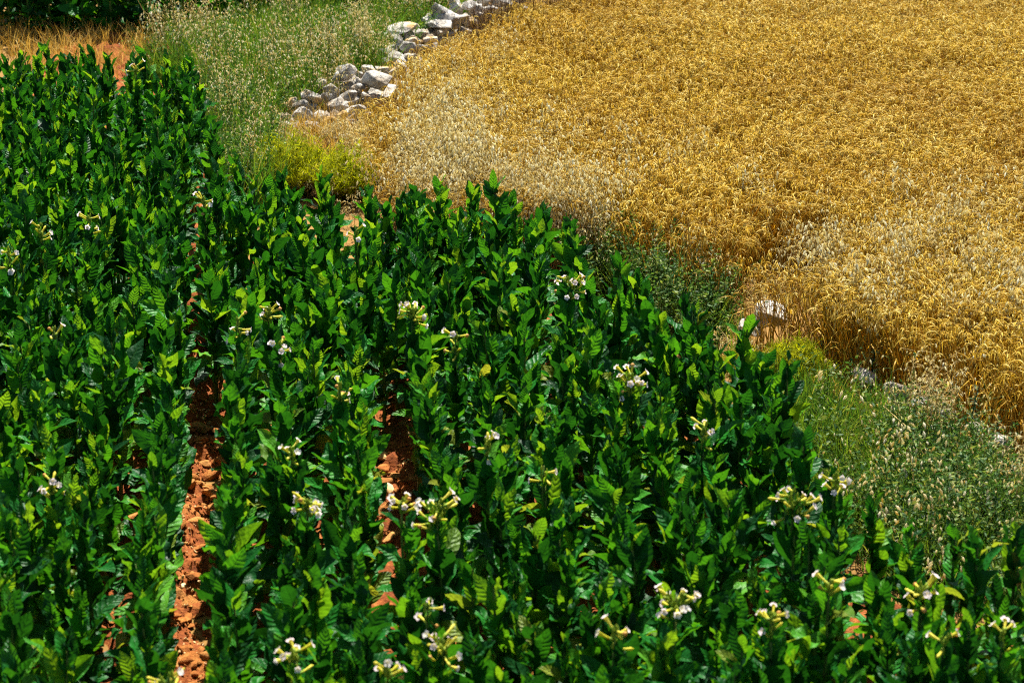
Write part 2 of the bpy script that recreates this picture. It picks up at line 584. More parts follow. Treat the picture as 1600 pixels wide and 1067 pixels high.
def plant_layout(base, h, rz, flowering, low0=0.20):
    """-> stem index and a list of (kind, variant, loc, rot, length) in plant space (unrotated plant)"""
    si = random.randrange(len(STEM))
    pts = STEM[si][1]
    n = random.randint(19, 23) + (4 if base[1] > 11.5 else 0)
    out = []
    yaw = random.uniform(0, 6.28)
    for k in range(n):
        t = k / (n - 1)
        z = low0 + (0.82 - low0) * t ** 0.9
        yaw += 2.4 + random.uniform(-0.6, 0.6)
        if t < 0.3:
            kind, e, L = 'low', R(random.uniform(8, 58)), random.uniform(0.18, 0.26)
        elif t < 0.68:
            kind, e, L = 'mid', R(random.uniform(36, 86)), random.uniform(0.15, 0.235)
        else:
            kind, e, L = 'top', R(random.uniform(55, 95)), random.uniform(0.15, 0.21) - 0.06 * (t - 0.68) / 0.32
        if base[1] > 10.5:
            L *= max(0.82, 1.0 - 0.07 * (base[1] - 10.5)) if base[1] < 18 else 1.15
        loc = stem_at(pts, z)
        # keep the open strips free: turn the leaf, or drop it
        ok = False
        for tr in range(5):
            good = True
            for q in (0.35, 0.65, 0.95):
                tip = Vector(base) + loc + Vector((-math.sin(yaw) * math.cos(e), math.cos(yaw) * math.cos(e), 0)) * L * q
                if blocked(tip):
                    good = False
            if good:
                ok = True; break
            yaw += 0.7
        if not ok:
            continue
        out.append((kind, random.randrange(len(LEAF[kind])), loc, (e, random.uniform(-0.5, 0.5), yaw), L))
    return si, out


# ------------------------------------------------------------------ flowers
def flower_mesh(kind, seed):
    r = random.Random(seed)
    mb = MB()
    L = r.uniform(0.062, 0.085)
    bend = r.uniform(-0.012, 0.012)

    def c(t): return Vector((bend * t * t, 0, L * t))
    mb.tube([c(0), c(0.12), c(0.3)], [0.003, 0.0075, 0.0068], 6, 0, r.random())          # calyx
    if kind == 'bud':
        mb.tube([c(0.25), c(0.6), c(0.85), c(1.0)], [0.0045, 0.0055, 0.0075, 0.002], 6, 1, r.random())
    elif kind == 'withered':
        mb.tube([c(0.25), c(0.6), c(0.82)], [0.0045, 0.006, 0.008], 6, 1, r.random())
        mb.tube([c(0.8), c(0.93), c(1.02)], [0.008, 0.012, 0.006], 6, 3, r.random())
    else:
        mb.tube([c(0.25), c(0.6), c(0.82), c(0.95)], [0.0045, 0.0055, 0.0085, 0.0105], 7, 1, r.random(), cap=False)
        rr = r.uniform(0.016, 0.022)
        vs = [c(0.93)]
        for k in range(20):
            a = 2 * math.pi * k / 20
            lobe = 0.72 + 0.28 * abs(math.cos(2.5 * a))
            vs.append(c(0.94) + Vector((math.cos(a) * 0.0105, math.sin(a) * 0.0105, 0.0)))
            vs.append(c(0.98) + Vector((math.cos(a) * rr * lobe, math.sin(a) * rr * lobe, 0.004 * r.uniform(-1, 1))))
        fs = []
        for k in range(20):
            a, b = 1 + 2 * k, 1 + 2 * ((k + 1) % 20)
            fs.append((a, a + 1, b + 1, b))
            fs.append((0, a, b))
        mb.add(vs, fs, 2, r.random())
    return mb.mesh("flower_" + kind, [M['calyx'], M['tube'], M['petal'], M['withered']])


FLOWER = {'open': [flower_mesh('open', i) for i in range(5)],
          'bud': [flower_mesh('bud', 20 + i) for i in range(3)],
          'withered': [flower_mesh('withered', 40 + i) for i in range(3)]}


def add_flower_cluster(plant, top, span, count, seed):
    """branches in one mesh, each flower its own sub-part; span = width in metres"""
    r = random.Random(seed)
    mb = MB()
    top = Vector(top)
    axis_top = top + Vector((0, 0, 0.02))
    mb.tube([top - Vector((0, 0, 0.22)), top - Vector((0.004, 0, 0.1)), axis_top], [0.006, 0.005, 0.003], 5)
    fl = []
    reach = max(0.0, span / 2 - 0.075)
    for k in range(count):
        a = 2.4 * k + r.uniform(-0.5, 0.5)
        rr = reach * math.sqrt((k + 0.6) / count)
        start = top - Vector((0, 0, r.uniform(0.0, 0.10)))
        tip = top + Vector((math.cos(a) * rr, math.sin(a) * rr, r.uniform(-0.06, 0.05)))
        mid = start.lerp(tip, 0.5) + Vector((0, 0, 0.012))
        mb.tube([start, mid, tip], [0.0035, 0.003, 0.0025], 4, 0, r.random())
        el = r.uniform(-0.2, 0.9)
        aa = a + r.uniform(-0.6, 0.6)
        d = Vector((math.cos(aa) * math.cos(el), math.sin(aa) * math.cos(el), math.sin(el)))
        fl.append((tip, d))
        # small green buds by the branch
        for _ in range(2):
            q = start.lerp(tip, r.uniform(0.5, 1.0)) + Vector((r.uniform(-.012, .012), r.uniform(-.012, .012), r.uniform(0, .015)))
            mb.tube([q, q + Vector((0, 0, 0.012)), q + Vector((0.002, 0, 0.026))], [0.003, 0.0065, 0.001], 5, 1, r.random())
    cl = link("flower_cluster", mb.mesh("flower_cluster", [M['stem'], M['calyx']]), plant)
    for k, (tip, d) in enumerate(fl):
        q = r.random()
        kind = 'open' if q < 0.45 or k < 2 else ('bud' if q < 0.82 else 'withered')
        link("flower", r.choice(FLOWER[kind]), cl, tip, d.to_track_quat('Z', 'Y').to_euler(), r.uniform(0.74, 0.92))
    return cl


# ------------------------------------------------------------------ where the tobacco plants stand
CANOPY = [(1640, 905), (1500, 872), (1415, 832), (1350, 785), (1302, 728), (1256, 652), (1222, 590), (1150, 550), (1095, 505), (1010, 462),
          (940, 405), (905, 350), (830, 325), (760, 318), (640, 318), (560, 312), (470, 305), (400, 290), (350, 250), (325, 190),
          (312, 120), (240, 96), (120, 92), (-60, 98), (-260, 100), (-260, 1500), (1900, 1500), (1900, 1000)]
FIELD = [G(x, y, 0.66) for x, y in CANOPY]

FLOWERING = [  # pixel of the blossom head, width in pixels, number of flowers, label
    (262, 1050, 90, 7, "flowering tobacco plant at the bottom edge beside the long bare soil path"),
    (460, 1034, 80, 7, "flowering tobacco plant at the bottom edge, right of the long bare soil path"),
    (690, 1000, 80, 9, "flowering tobacco plant, yellow tubes with one white bloom, near the bottom centre"),
    (668, 942, 40, 3, "tobacco plant with a single round white bloom above the bottom centre"),
    (606, 1058, 50, 4, "tobacco plant with pale bloom cut by the bottom edge, left of centre"),
    (960, 1016, 36, 4, "tobacco plant with a small pink bloom beside red soil at the bottom"),
    (1056, 950, 100, 11, "flowering tobacco plant with the widest spray of long tubes, bottom right"),
    (1206, 972, 72, 6, "tobacco plant with three spread white trumpets, bottom right"),
    (1296, 928, 32, 4, "tobacco plant with a small bunch of yellow curved tubes, bottom right"),
    (1440, 940, 74, 9, "flowering tobacco plant with a dense pink bunch near the right edge"),
    (1475, 1004, 40, 3, "tobacco plant with one trumpet below the dense pink bunch, bottom right"),
    (1566, 1006, 30, 3, "tobacco plant with two small round blooms at the lower right edge"),
    (1240, 802, 92, 10, "flowering tobacco plant with yellow spray beside a big bright leaf, right side"),
    (1305, 750, 54, 6, "flowering tobacco plant at the field's right edge against the grass"),
    (1100, 670, 44, 5, "tobacco plant with small yellow spray left of the green grass margin"),
    (985, 597, 66, 11, "flowering tobacco plant with dense pale yellow bunch right of centre"),
    (893, 450, 66, 10, "flowering tobacco plant with pinkish spray near the grey green weeds"),
    (645, 494, 60, 11, "flowering tobacco plant with dense white bunch near the picture's centre"),
    (712, 545, 52, 6, "tobacco plant with yellow trumpets just right of the central white bunch"),
    (762, 705, 44, 4, "tobacco plant with one pale bloom over the centre of the field"),
    (682, 800, 96, 12, "flowering tobacco plant with big bunch hanging over the short soil gap"),
    (628, 790, 50, 6, "flowering tobacco plant left of the big bunch over the soil gap"),
    (480, 790, 62, 8, "flowering tobacco plant with pink bunch between the two soil gaps"),
    (455, 690, 42, 5, "tobacco plant with yellow tubes behind the pink bunch, left of centre"),
    (530, 616, 46, 5, "tobacco plant with three yellow trumpets left of the short soil gap"),
    (420, 497, 46, 7, "flowering tobacco plant with lilac bloom on top, left of centre"),
    (437, 546, 36, 6, "flowering tobacco plant with pale bunch just below the lilac bloom"),
    (372, 524, 36, 4, "tobacco plant with small pale spray beside yellow leaves, left"),
    (82, 770, 56, 6, "flowering tobacco plant with yellow spray near the left edge"),
    (86, 536, 18, 2, "tobacco plant with one lone white bloom near the left edge"),
    (16, 415, 32, 4, "flowering tobacco plant cut by the left edge in the middle distance"),
    (62, 350, 32, 6, "flowering tobacco plant with peach bunch, leftmost of a far pair"),
    (140, 347, 30, 5, "flowering tobacco plant with pale bunch, right one of a far pair"),
    (318, 314, 26, 6, "far flowering tobacco plant with pale bunch below the grassy margin"),
    (213, 116, 20, 4, "farthest flowering tobacco plant, near the bare soil strip at upper left"),
    (556, 361, 20, 2, "far tobacco plant with a lone pale bud below the yellow green bush"),
    (850, 730, 20, 2, "tobacco plant with a lone pale bud right of centre"),
]
fl_pos = []
for fx, fy, fw, fn, fl in FLOWERING:
    p = G(fx, fy, 0.90)
    fl_pos.append((p.x, p.y))

plants = []          # (x, y, height scale, rotation, flowering index or None)
for i, (x, y) in enumerate(fl_pos):
    plants.append((x, y, 1.0, 0.0, i))
STEP = 0.205
for k2 in range(-18, 28):
    k = k2 // 2                                  # odd ones stand in the gap between two rows
    mid = k2 % 2 == 1
    u = U_PATH + (k + (1.0 if mid else 0.5)) * PITCH_ROW
    nudge = 0.0 if mid else (-0.05 if k == -1 else (0.04 if k == 0 else 0.0))
    s = 4.6 + random.uniform(0, STEP)
    while s < 17.5:
        s += STEP * random.uniform(0.86, 1.14) * (1.0 if s < 10.8 else 0.82)
        uu = u + nudge + max(-0.12, min(0.12, random.gauss(0, 0.05)))
        if mid and any(a_ - 0.15 < s < b_ + 0.15 and abs(u - c_) < 0.1 for c_, w_, a_, b_ in OPEN):
            continue
        for c_, w_, a_, b_ in OPEN:
            if a_ - 0.1 < s < b_ + 0.1 and abs(u - c_) < 0.3:
                uu = c_ + math.copysign(w_ + 0.05 + 0.09 * random.random(), u - c_)
        p = LD * uu + RD * s
        if not inpoly(p.x, p.y, FIELD):
            continue
        if min((p.x - a) ** 2 + (p.y - b) ** 2 for a, b in fl_pos) < 0.10 ** 2:
            continue
        plants.append((p.x, p.y, random.uniform(0.80, 1.0) + (0.08 if random.random() < 0.06 else 0), random.uniform(0, 6.28), None, k))
for px_, py_ in ((1082, 602), (1104, 640), (1070, 568), (1120, 670), (700, 372), (650, 350), (690, 340), (1180, 700)):
    p = G(px_, py_, 0.66)
    plants.append((p.x, p.y, random.uniform(0.82, 0.95), 0.0, None, int(math.floor((p.dot(LD) - U_PATH) / PITCH_ROW))))
# second tobacco field beyond the bare strip, upper left
field2 = []
y2 = G(100, 66).y + 0.32
for r_ in range(5):
    x = G(-60, 66).x
    while x < G(660, 66).x:
        x += 0.17 * random.uniform(0.8, 1.2)
        field2.append((x, y2 + 0.02 + 0.26 * r_ + random.gauss(0, 0.05) + max(0, x + 3.0) * 0.22, random.uniform(0.82, 0.98), random.uniform(0, 6.28), r_))


def seen(x, y):
    for z in (0.45, 0.8):
        px, py, zc = P((x, y, z))
        if -25 < px < 1625 and -20 < py < 1075:
            return True
    return False


ROWW = {-1: "the first row left of", 0: "the first row right of", -2: "the second row left of", 1: "the second row right of",
        -3: "the third row left of", 2: "the third row right of", -4: "the fourth row left of", 3: "the fourth row right of",
        -5: "the fifth row left of", 4: "the fifth row right of", 5: "the sixth row right of", 6: "the seventh row right of",
        7: "the eighth row right of", 8: "the ninth row right of"}


def zone_of(x, y):
    py = P((x, y, 0.75))[1]
    return "near" if py > 720 else ("middle" if py > 400 else "far")


def row_label(k, zone):
    w = ROWW.get(k, "an outer row right of" if k > 0 else "an outer row left of")
    zz = {"near": "near end of ", "middle": "middle of ", "far": "far end of "}[zone]
    return "flowerless tobacco plant, " + zz + w + " the long soil path"


NEAR = ['the bloom at the bottom edge beside the long path',
        'the bottom edge bloom right of the long path',
        'the yellow spray near the bottom centre',
        'the single round white bloom, bottom centre',
        'the cut off bloom left of bottom centre',
        'the small pink bloom beside red soil',
        'the widest spray of long tubes',
        'the three spread white trumpets',
        'the bunch of yellow curved tubes',
        'the dense pink bunch near the right edge',
        'the trumpet below the dense pink bunch',
        'the two small blooms at lower right',
        'the yellow spray beside the big bright leaf',
        "the bloom at the field's right edge",
        'the small yellow spray near the grass margin',
        'the dense pale yellow bunch right of centre',
        'the pinkish spray near the grey green weeds',
        'the central dense white bunch',
        'the yellow trumpets right of the central bunch',
        "the pale bloom over the field's centre",
        'the big bunch over the short soil gap',
        "the bunch left of the short gap's big bunch",
        'the pink bunch between the two soil gaps',
        'the yellow tubes behind the pink bunch',
        'the three yellow trumpets left of centre',
        'the lilac bloom left of centre',
        'the pale bunch below the lilac bloom',
        'the pale spray beside yellow leaves, left',
        'the yellow spray near the left edge',
        'the lone white bloom near the left edge',
        'the bloom cut by the left edge',
        'the peach bunch of the far pair',
        'the pale bunch of the far pair',
        'the bunch below the grassy margin',
        'the farthest bloom, upper left',
        'the lone bud below the feathery bushes',
        'the lone bud right of centre']
REL = {}             # plant index -> label, for flowerless plants next to a blossom
for i, (a, b) in enumerate(fl_pos):
    best = {}
    for j_, q in enumerate(plants):
        if q[4] is not None:
            continue
        d_ = Vector((q[0] - a, q[1] - b, 0))
        if d_.length > 0.42:
            continue
        du_, ds_ = d_.dot(LD), d_.dot(RD)
        w_ = ("behind" if ds_ > 0 else "in front of") if abs(ds_) > abs(du_) else ("right of" if du_ > 0 else "left of")
        if w_ not in best or d_.length < best[w_][0]:
            best[w_] = (d_.length, j_)
    for w_, (dl, j_) in best.items():
        if j_ not in REL or dl < REL[j_][0]:
            REL[j_] = (dl, "flowerless tobacco plant just %s %s" % (w_, NEAR[i]))
REL = {(plants[j_][0], plants[j_][1]): t_ for j_, (dl, t_) in REL.items()}
rest = []
n_ind = 0
proto_mats = (M['leaf'], M['stem'], M['leaf_yellow'])


def build_plant(x, y, hs, fi, label, cat, group):
    z = soil_z(x, y) if y < sy1 - 0.1 and sx0 < x < sx1 else -0.05
    si, leaves = plant_layout((x, y, 0), hs, 0.0, fi is not None)
    root = link("tobacco_plant", None, None, (x, y, z), None, hs)
    root.empty_display_size = 0.1
    tag(root, label, cat, group)
    link("stem", STEM[si][0], root)
    for kind, vi, loc, rot, L in leaves:
        if random.random() < (0.12 if kind == 'low' else 0.015):
            me_ = random.choice(YLEAF)
        else:
            me_ = LEAF[kind][vi][0]
        link("leaf", me_, root, loc, rot, L)
    if fi is not None:
        fx, fy, fw, fn, _ = FLOWERING[fi]
        zc = P((x, y, 0.9))[2]
        add_flower_cluster(root, Vector((0, 0, 0.90)) , max(0.13, fw * zc / FPX), max(2, round(fn * 1.4)), 100 + fi)
    return root


order = sorted(plants, key=lambda q: (q[4] is None, q[1]))
for q in order:
    x, y, hs, rz, fi = q[:5]
    if fi is not None:
        build_plant(x, y, 1.0, fi, FLOWERING[fi][4], "tobacco plant", None)
        n_ind += 1
    elif seen(x, y) and n_ind < 340:
        k = q[5]
        zone = zone_of(x, y)
        build_plant(x, y, hs, None, REL.get((x, y), row_label(k, zone)), "tobacco plant",
                    "flowerless plants, %s end, %s the path" % (zone, ROWW.get(k, "outer rows beside")))
        n_ind += 1
    else:
        rest.append((x, y, hs))
N_NEAR_REST = len(rest)
for x, y, hs, rz, r_ in field2:
    rest.append((x, y, hs))

mb = MB()
for qi, (x, y, hs) in enumerate(rest):
    si, leaves = plant_layout((x, y, 0), hs, 0, False, 0.20 if qi < N_NEAR_REST else 0.06)
    base = Vector((x, y, soil_z(x, y) if y < sy1 - 0.1 and sx0 < x < sx1 else -0.05))
    mb.tube([base + Vector(p) * hs for p in STEM[si][1]], [0.013, 0.0125, 0.011, 0.010, 0.008, 0.006, 0.004], 5, 1, random.random())
    for kind, vi, loc, rot, L in leaves:
        v, f, uv = leaf_verts(LEAF[kind][vi][1], L, 8, 4)
        m3 = Matrix.Translation(base) @ Matrix.Scale(hs, 4) @ Matrix.Translation(loc) @ Euler(rot).to_matrix().to_4x4()
        mb.add([m3 @ Vector(p) for p in v], f, 0, random.random(), uv)
o = link("tobacco_plants", mb.mesh("tobacco_plants", [M['leaf'], M['stem']]))
tag(o, "far tobacco plants packed together, up to the next field beyond the bare soil strip", None, None, "stuff")
print("plants individual", n_ind, "rest", len(rest))

# ------------------------------------------------------------------ clods and stones on the bare soil
CL = [rock_mesh("clod", M['clod'], random.uniform(0.8, 1.3), random.uniform(0.6, 1.0), random.uniform(0.4, 0.6), 14, 300 + i, 0.12) for i in range(10)]
nclod = 0


def clods(u, s0, s1, half, n):
    for _ in range(n):
        p = LD * (u + random.uniform(-half, half)) + RD * random.uniform(s0, s1)
        q = random.random()
        r_ = random.uniform(0.018, 0.034) if q < 0.6 else random.uniform(0.036, 0.066)
        link("clod", random.choice(CL), soil, (p.x, p.y, soil_z(p.x, p.y) + r_ * 0.2), (random.uniform(-.3, .3), random.uniform(-.3, .3), random.uniform(0, 6.28)), r_)


clods(U_PATH, s_of(315, 1090), s_of(345, 610), 0.17, 190)
clods(U_PATH + 2 * PITCH_ROW, s_of(605, 850), s_of(585, 620), 0.16, 60)
clods(U_PATH + 4 * PITCH_ROW, s_of(885, 850), s_of(870, 720), 0.14, 20)
clods(U_PATH + 1 * PITCH_ROW, s_of(475, 980), s_of(472, 880), 0.12, 14)
clods(U_PATH + 3 * PITCH_ROW, s_of(760, 900), s_of(760, 820), 0.12, 14)
clods(U_PATH - 1 * PITCH_ROW, s_of(135, 1030), s_of(150, 810), 0.12, 20)
crumb = [rock_mesh("crumb", M['clod'] if i < 4 else M['stone_pale'], 1.1, 0.9, 0.7, 9, 350 + i, 0.1) for i in range(5)]
cpts, crot, cscl, cidx = [], [], [], []
for u_, a_, b_, n_ in ((U_PATH, s_of(315, 1100), s_of(345, 600), 3000), (U_PATH + 2 * PITCH_ROW, s_of(605, 860), s_of(585, 600), 1200), (U_PATH + 4 * PITCH_ROW, s_of(885, 850), s_of(870, 720), 250),
                       (U_PATH - 1 * PITCH_ROW, s_of(135, 1030), s_of(150, 810), 250), (U_PATH + 3 * PITCH_ROW, s_of(760, 900), s_of(760, 820), 150)):
    for _ in range(n_):
        p = LD * (u_ + random.uniform(-.2, .2)) + RD * random.uniform(a_, b_)
        cpts.append((p.x, p.y, soil_z(p.x, p.y) + 0.002)); crot.append((random.uniform(0, 6), random.uniform(0, 6), random.uniform(0, 6)))
        cscl.append(random.uniform(0.004, 0.014)); cidx.append(random.randrange(5))
scatter("soil_crumbs", crumb, cpts, crot, cscl, cidx, "fine red brown soil crumbs on the bare paths")
STN = [(601, 757, 34, "large pale stone lying in the short soil gap left of centre"),
       (598, 710, 26, "smaller pale stone behind the large one in the short soil gap"),
       (347, 903, 20, "pale stone at the right side of the long soil path"),
       (338, 990, 20, "flat pale stone low on the long soil path near the bottom"),
       (288, 905, 14, "round ochre stone at the left side of the long soil path"),
       (876, 770, 26, "pale stone showing between stems in the right hand soil gap"),
       (345, 622, 18, "pale stone at the far end of the long soil path"),
       (350, 1018, 14, "small stone at the bottom of the long soil path")]
for i, (x, y, w, lb) in enumerate(STN):
    p = G(x, y, 0.02); zc = P(p)[2]; r_ = w * zc / FPX / 2
    me_ = rock_mesh("field_stone", M['stone_pale'], r_, r_ * 0.9, r_ * 0.6, 22, 500 + i, 0.12)
    tag(link("field_stone", me_, None, (p.x, p.y, soil_z(p.x, p.y) + r_ * 0.25), (0, 0, i * 1.3)), lb, "stone")

# ------------------------------------------------------------------ collapsed dry stone wall
WALLS = [
    ("collapsed heap of pale limestone blocks between green grass and wheat", [
        (537, 117, 48, 30, 0.26), (588, 126, 58, 34, 0.26), (500, 132, 22, 18, 0.21), (520, 140, 34, 20, 0.21), (545, 150, 30, 18, 0.19),
        (488, 152, 40, 20, 0.19), (455, 160, 24, 16, 0.16), (470, 165, 30, 18, 0.15), (527, 165, 46, 22, 0.15), (560, 172, 30, 20, 0.12),
        (405, 172, 20, 20, 0.14), (425, 176, 20, 16, 0.12), (443, 183, 30, 18, 0.11), (470, 180, 40, 20, 0.11), (500, 182, 30, 16, 0.10),
        (455, 197, 34, 16, 0.06), (485, 197, 32, 16, 0.06), (515, 193, 34, 18, 0.07), (545, 195, 30, 16, 0.06), (440, 210, 24, 14, 0.04),
        (470, 212, 30, 14, 0.03), (500, 210, 26, 12, 0.03), (575, 152, 28, 18, 0.15), (605, 140, 22, 18, 0.15), (563, 137, 18, 12, 0.21),
        (530, 208, 22, 12, 0.03), (418, 190, 16, 12, 0.07), (555, 205, 18, 10, 0.03), (590, 165, 22, 14, 0.09), (512, 152, 22, 12, 0.19), (575, 112, 34, 20, 0.18), (598, 110, 36, 20, 0.16), (560, 122, 24, 16, 0.16), (615, 116, 32, 18, 0.14), (626, 104, 30, 18, 0.16), (548, 186, 26, 14, 0.08), (578, 182, 20, 12, 0.08), (428, 200, 20, 10, 0.05), (535, 180, 20, 12, 0.12)]),
    ("ruined stretch of stone wall with flat slabs running up beside the wheat", [
        (628, 45, 54, 14, 0.25), (690, 18, 54, 16, 0.26), (735, 10, 30, 16, 0.25), (712, 6, 34, 14, 0.26), (685, 38, 46, 12, 0.19),
        (620, 62, 30, 14, 0.19), (645, 64, 24, 12, 0.19), (605, 78, 34, 16, 0.16), (637, 74, 30, 18, 0.16), (622, 92, 40, 16, 0.11),
        (600, 98, 26, 12, 0.09), (640, 90, 20, 12, 0.11), (618, 108, 20, 12, 0.06), (660, 52, 22, 12, 0.16), (700, 42, 26, 12, 0.14),
        (755, 2, 30, 14, 0.22), (775, -8, 30, 14, 0.22), (665, 30, 24, 10, 0.22), (585, 90, 20, 12, 0.10), (745, 22, 24, 12, 0.15), (800, -14, 34, 16, 0.22), (720, 28, 30, 12, 0.20), (765, 14, 26, 12, 0.20), (790, 4, 28, 12, 0.20), (815, -4, 30, 12, 0.2), (655, 74, 22, 12, 0.14), (672, 62, 24, 12, 0.14), (735, 34, 24, 10, 0.14)]),
]
sid = 0
for wl, stones in WALLS:
    stones = list(stones)
    for k in range(70):                         # small rubble between the blocks
        b_ = random.choice(stones[:28])
        w_ = random.uniform(6, 14)
        stones.append((b_[0] + random.uniform(-26, 26), b_[1] + random.uniform(-2, 16), w_, w_ * random.uniform(.5, .8), max(0.0, b_[4] * random.uniform(.3, .9))))
    cx = sum(G(a, b, e)[0] for a, b, c, d, e in stones) / len(stones)
    cy = sum(G(a, b, e)[1] for a, b, c, d, e in stones) / len(stones)
    root = link("dry_stone_wall", None, None, (cx, cy, -0.05)); root.empty_display_size = 0.3
    tag(root, wl, "stone wall")
    for (x, y, w, h, z) in stones:
        sid += 1
        p = G(x, y, z); zc = P(p)[2]
        a, b = w * zc / FPX / 2 * random.uniform(.8, 1.0), h * zc / FPX / 2 * random.uniform(.85, 1.05)
        warm = random.random() < 0.3
        me_ = rock_mesh("stone", M['stone_warm'] if warm else M['stone'], a * 1.08, max(a * 0.7, b), b * 1.1, random.randint(18, 26), 700 + sid, 0.06)
        link("stone", me_, root, (p.x - cx, p.y - cy, p.z + 0.05), (random.uniform(-.5, .5), random.uniform(-.45, .45), random.uniform(-.6, .6)))
        zz = z - b * 1.7
        while zz > -0.03 and w > 15:                       # what carries it
            sid += 1
            hb = random.uniform(0.06, 0.09)
            me_ = rock_mesh("stone", M['stone'], a * random.uniform(.8, 1.3), max(a, b) * random.uniform(.9, 1.3), hb * 1.15, 20, 700 + sid, 0.05)
            link("stone", me_, root, (p.x - cx + random.uniform(-.06, .06), p.y - cy + random.uniform(-.02, .1), zz + 0.05), (random.uniform(-.3, .3), random.uniform(-.3, .3), random.uniform(0, 3)))
            zz -= hb * 1.7
for i, (x, y, w, h, z, lb) in enumerate([
        (1204, 492, 56, 34, .13, "white boulder standing at the wheat edge beside dry oats"),
        (1172, 510, 40, 24, .08, "smaller grey white stone leaning left of the white boulder"),
        (1352, 588, 40, 22, .10, "small white stone on the grass margin below the wheat"),
        (1405, 612, 44, 28, .10, "pinkish stone half buried at the foot of the wheat"),
        (1480, 645, 30, 24, .12, "small white stone right of the dead twigs"),
        (1440, 634, 44, 28, .08, "grey stone under the dead twigs"),
        (1566, 690, 34, 28, .16, "pale stone at the right edge below the wheat"),
        (1522, 668, 30, 22, .12, "pale stone between the leafy weed spike and the dead twigs")]):
    p = G(x, y, z); zc = P(p)[2]
    me_ = rock_mesh("loose_stone", M['stone'], w * zc / FPX / 2, w * zc / FPX / 1.7, h * zc / FPX / 2, 24, 900 + i, 0.06)
    tag(link("loose_stone", me_, None, (p.x, p.y, p.z), (0.3, 0.08, i * 0.4)), lb, "stone")

# ------------------------------------------------------------------ wheat


def wheat_clump(seed, n=28, rad=0.17):
    r = random.Random(seed)
    mb = MB()
    for _ in range(n):
        a, d = r.uniform(0, 6.28), rad * math.sqrt(r.random())
        b = Vector((math.cos(a) * d, math.sin(a) * d, -0.06))
        H = r.uniform(0.53, 0.62)
        la = r.gauss(0, 0.9)                       # lean mostly along local +X
        ld = Vector((math.cos(la), math.sin(la), 0))
        lean = r.uniform(0.05, 0.38)
        rn = r.random()
        pts = [b + ld * (lean * H * t * t) + Vector((0, 0, H * t)) for t in (0, 0.4, 0.75, 1.0)]
        mb.tube(pts, [0.0026, 0.0024, 0.002, 0.0018], 3, 0, rn, cap=False)
        # nodding ear
        ang = r.uniform(0.8, 2.2)
        Lh = r.uniform(0.050, 0.080)
        q = pts[-1].copy(); ep = [q.copy()]
        el = math.pi / 2 - 0.5
        for j in range(5):
            el -= ang / 4
            q = q + (ld * math.cos(el) + Vector((0, 0, math.sin(el)))) * Lh / 5
            ep.append(q.copy())
        mb.tube(ep, [0.0014, 0.0030, 0.0036, 0.0034, 0.0026, 0.001], 4, 1, r.random(), cap=False)
        tipd = (ep[-1] - ep[-2]).normalized()
        for j in range(5):                          # awns
            st_ = ep[1 + j % 5]
            d2 = (tipd + Vector((r.gauss(0, .28), r.gauss(0, .28), r.gauss(0, .22)))).normalized()
            L = r.uniform(0.04, 0.075)
            e1 = st_ + d2 * L * 0.6; e2 = st_ + d2 * L - Vector((0, 0, 0.015))
            sd_ = d2.cross(Vector((0, 0, 1))).normalized()
            mb.ribbon([st_, e1, e2], [0.0022, 0.0016, 0.0004], sd_, 1, r.random())
        if r.random() < 0.25:                       # dry flag leaf
            t0 = r.uniform(0.35, 0.75)
            s0 = pts[1].lerp(pts[2], t0)
            aa = r.uniform(0, 6.28); dd = Vector((math.cos(aa), math.sin(aa), 0))
            lp = [s0, s0 + dd * 0.05 + Vector((0, 0, .05)), s0 + dd * 0.11 + Vector((0, 0, .03)), s0 + dd * 0.14 - Vector((0, 0, .04))]
            mb.ribbon(lp, [0.006, 0.008, 0.006, 0.001], dd.cross(Vector((0, 0, 1))), 0, r.random())
    return mb.mesh("wheat_clump", [M['wheat_stalk'], M['wheat_head']])


WHEAT_PIX = [(900, -40, .4), (790, 50, .4), (700, 85, .4), (655, 120, .35), (630, 165, .35), (615, 235, .3), (640, 300, .3), (700, 345, .3), (760, 355, .3), (900, 352, .35), (960, 362, .35),
             (1075, 412, .35), (1165, 455, .3), (1215, 505, .2), (1300, 560, .1), (1390, 600, .05), (1475, 645, .05), (1540, 680, .05), (1640, 725, .05), (1800, 800, .05),
             (2050, 600, .1), (2050, -220, .1), (1000, -220, .1)]
WPOLY = poly_world(WHEAT_PIX)
wp = [wheat_clump(s) for s in range(10)]
pts, rots, scl, idx = [], [], [], []
area = poly_area(WPOLY)
wx = [p[0] for p in WPOLY]; wy = [p[1] for p in WPOLY]
cells = [(x + random.uniform(-.06, .06), y + random.uniform(-.06, .06)) for x in np.arange(min(wx), max(wx), 0.158) for y in np.arange(min(wy), max(wy), 0.158)]
HOLES = [(G(1210, 505, 0), 0.42), (G(1215, 465, 0), 0.36), (G(850, 78, 0), 0.36), (G(800, 60, 0), 0.3), (G(765, 92, 0), 0.24), (G(880, 60, 0), 0.25), (G(605, 195, 0), 0.2)]
for x, y in [c for c in cells if inpoly(c[0], c[1], WPOLY) and all((c[0] - h.x) ** 2 + (c[1] - h.y) ** 2 > r_ * r_ for h, r_ in HOLES)]:
    th = 2.2 + 2.6 * fbm(x, y, 0.45, 2) + random.gauss(0, 0.6)
    tl = 0.03 + 0.18 * max(0, fbm(x + 9, y, 0.6, 2)) + random.uniform(0, 0.06)
    pts.append((x, y, -0.05))
    ax = Vector((-math.sin(th), math.cos(th), 0))
    m = Matrix.Rotation(tl, 3, ax) @ Matrix.Rotation(th, 3, 'Z')
    rots.append(tuple(m.to_euler()))
    scl.append(random.uniform(0.93, 1.04) * (1 + 0.09 * fbm(x, y, 0.8, 2)))
    idx.append(random.randrange(len(wp)))
print("wheat clumps", len(pts), "area", area)
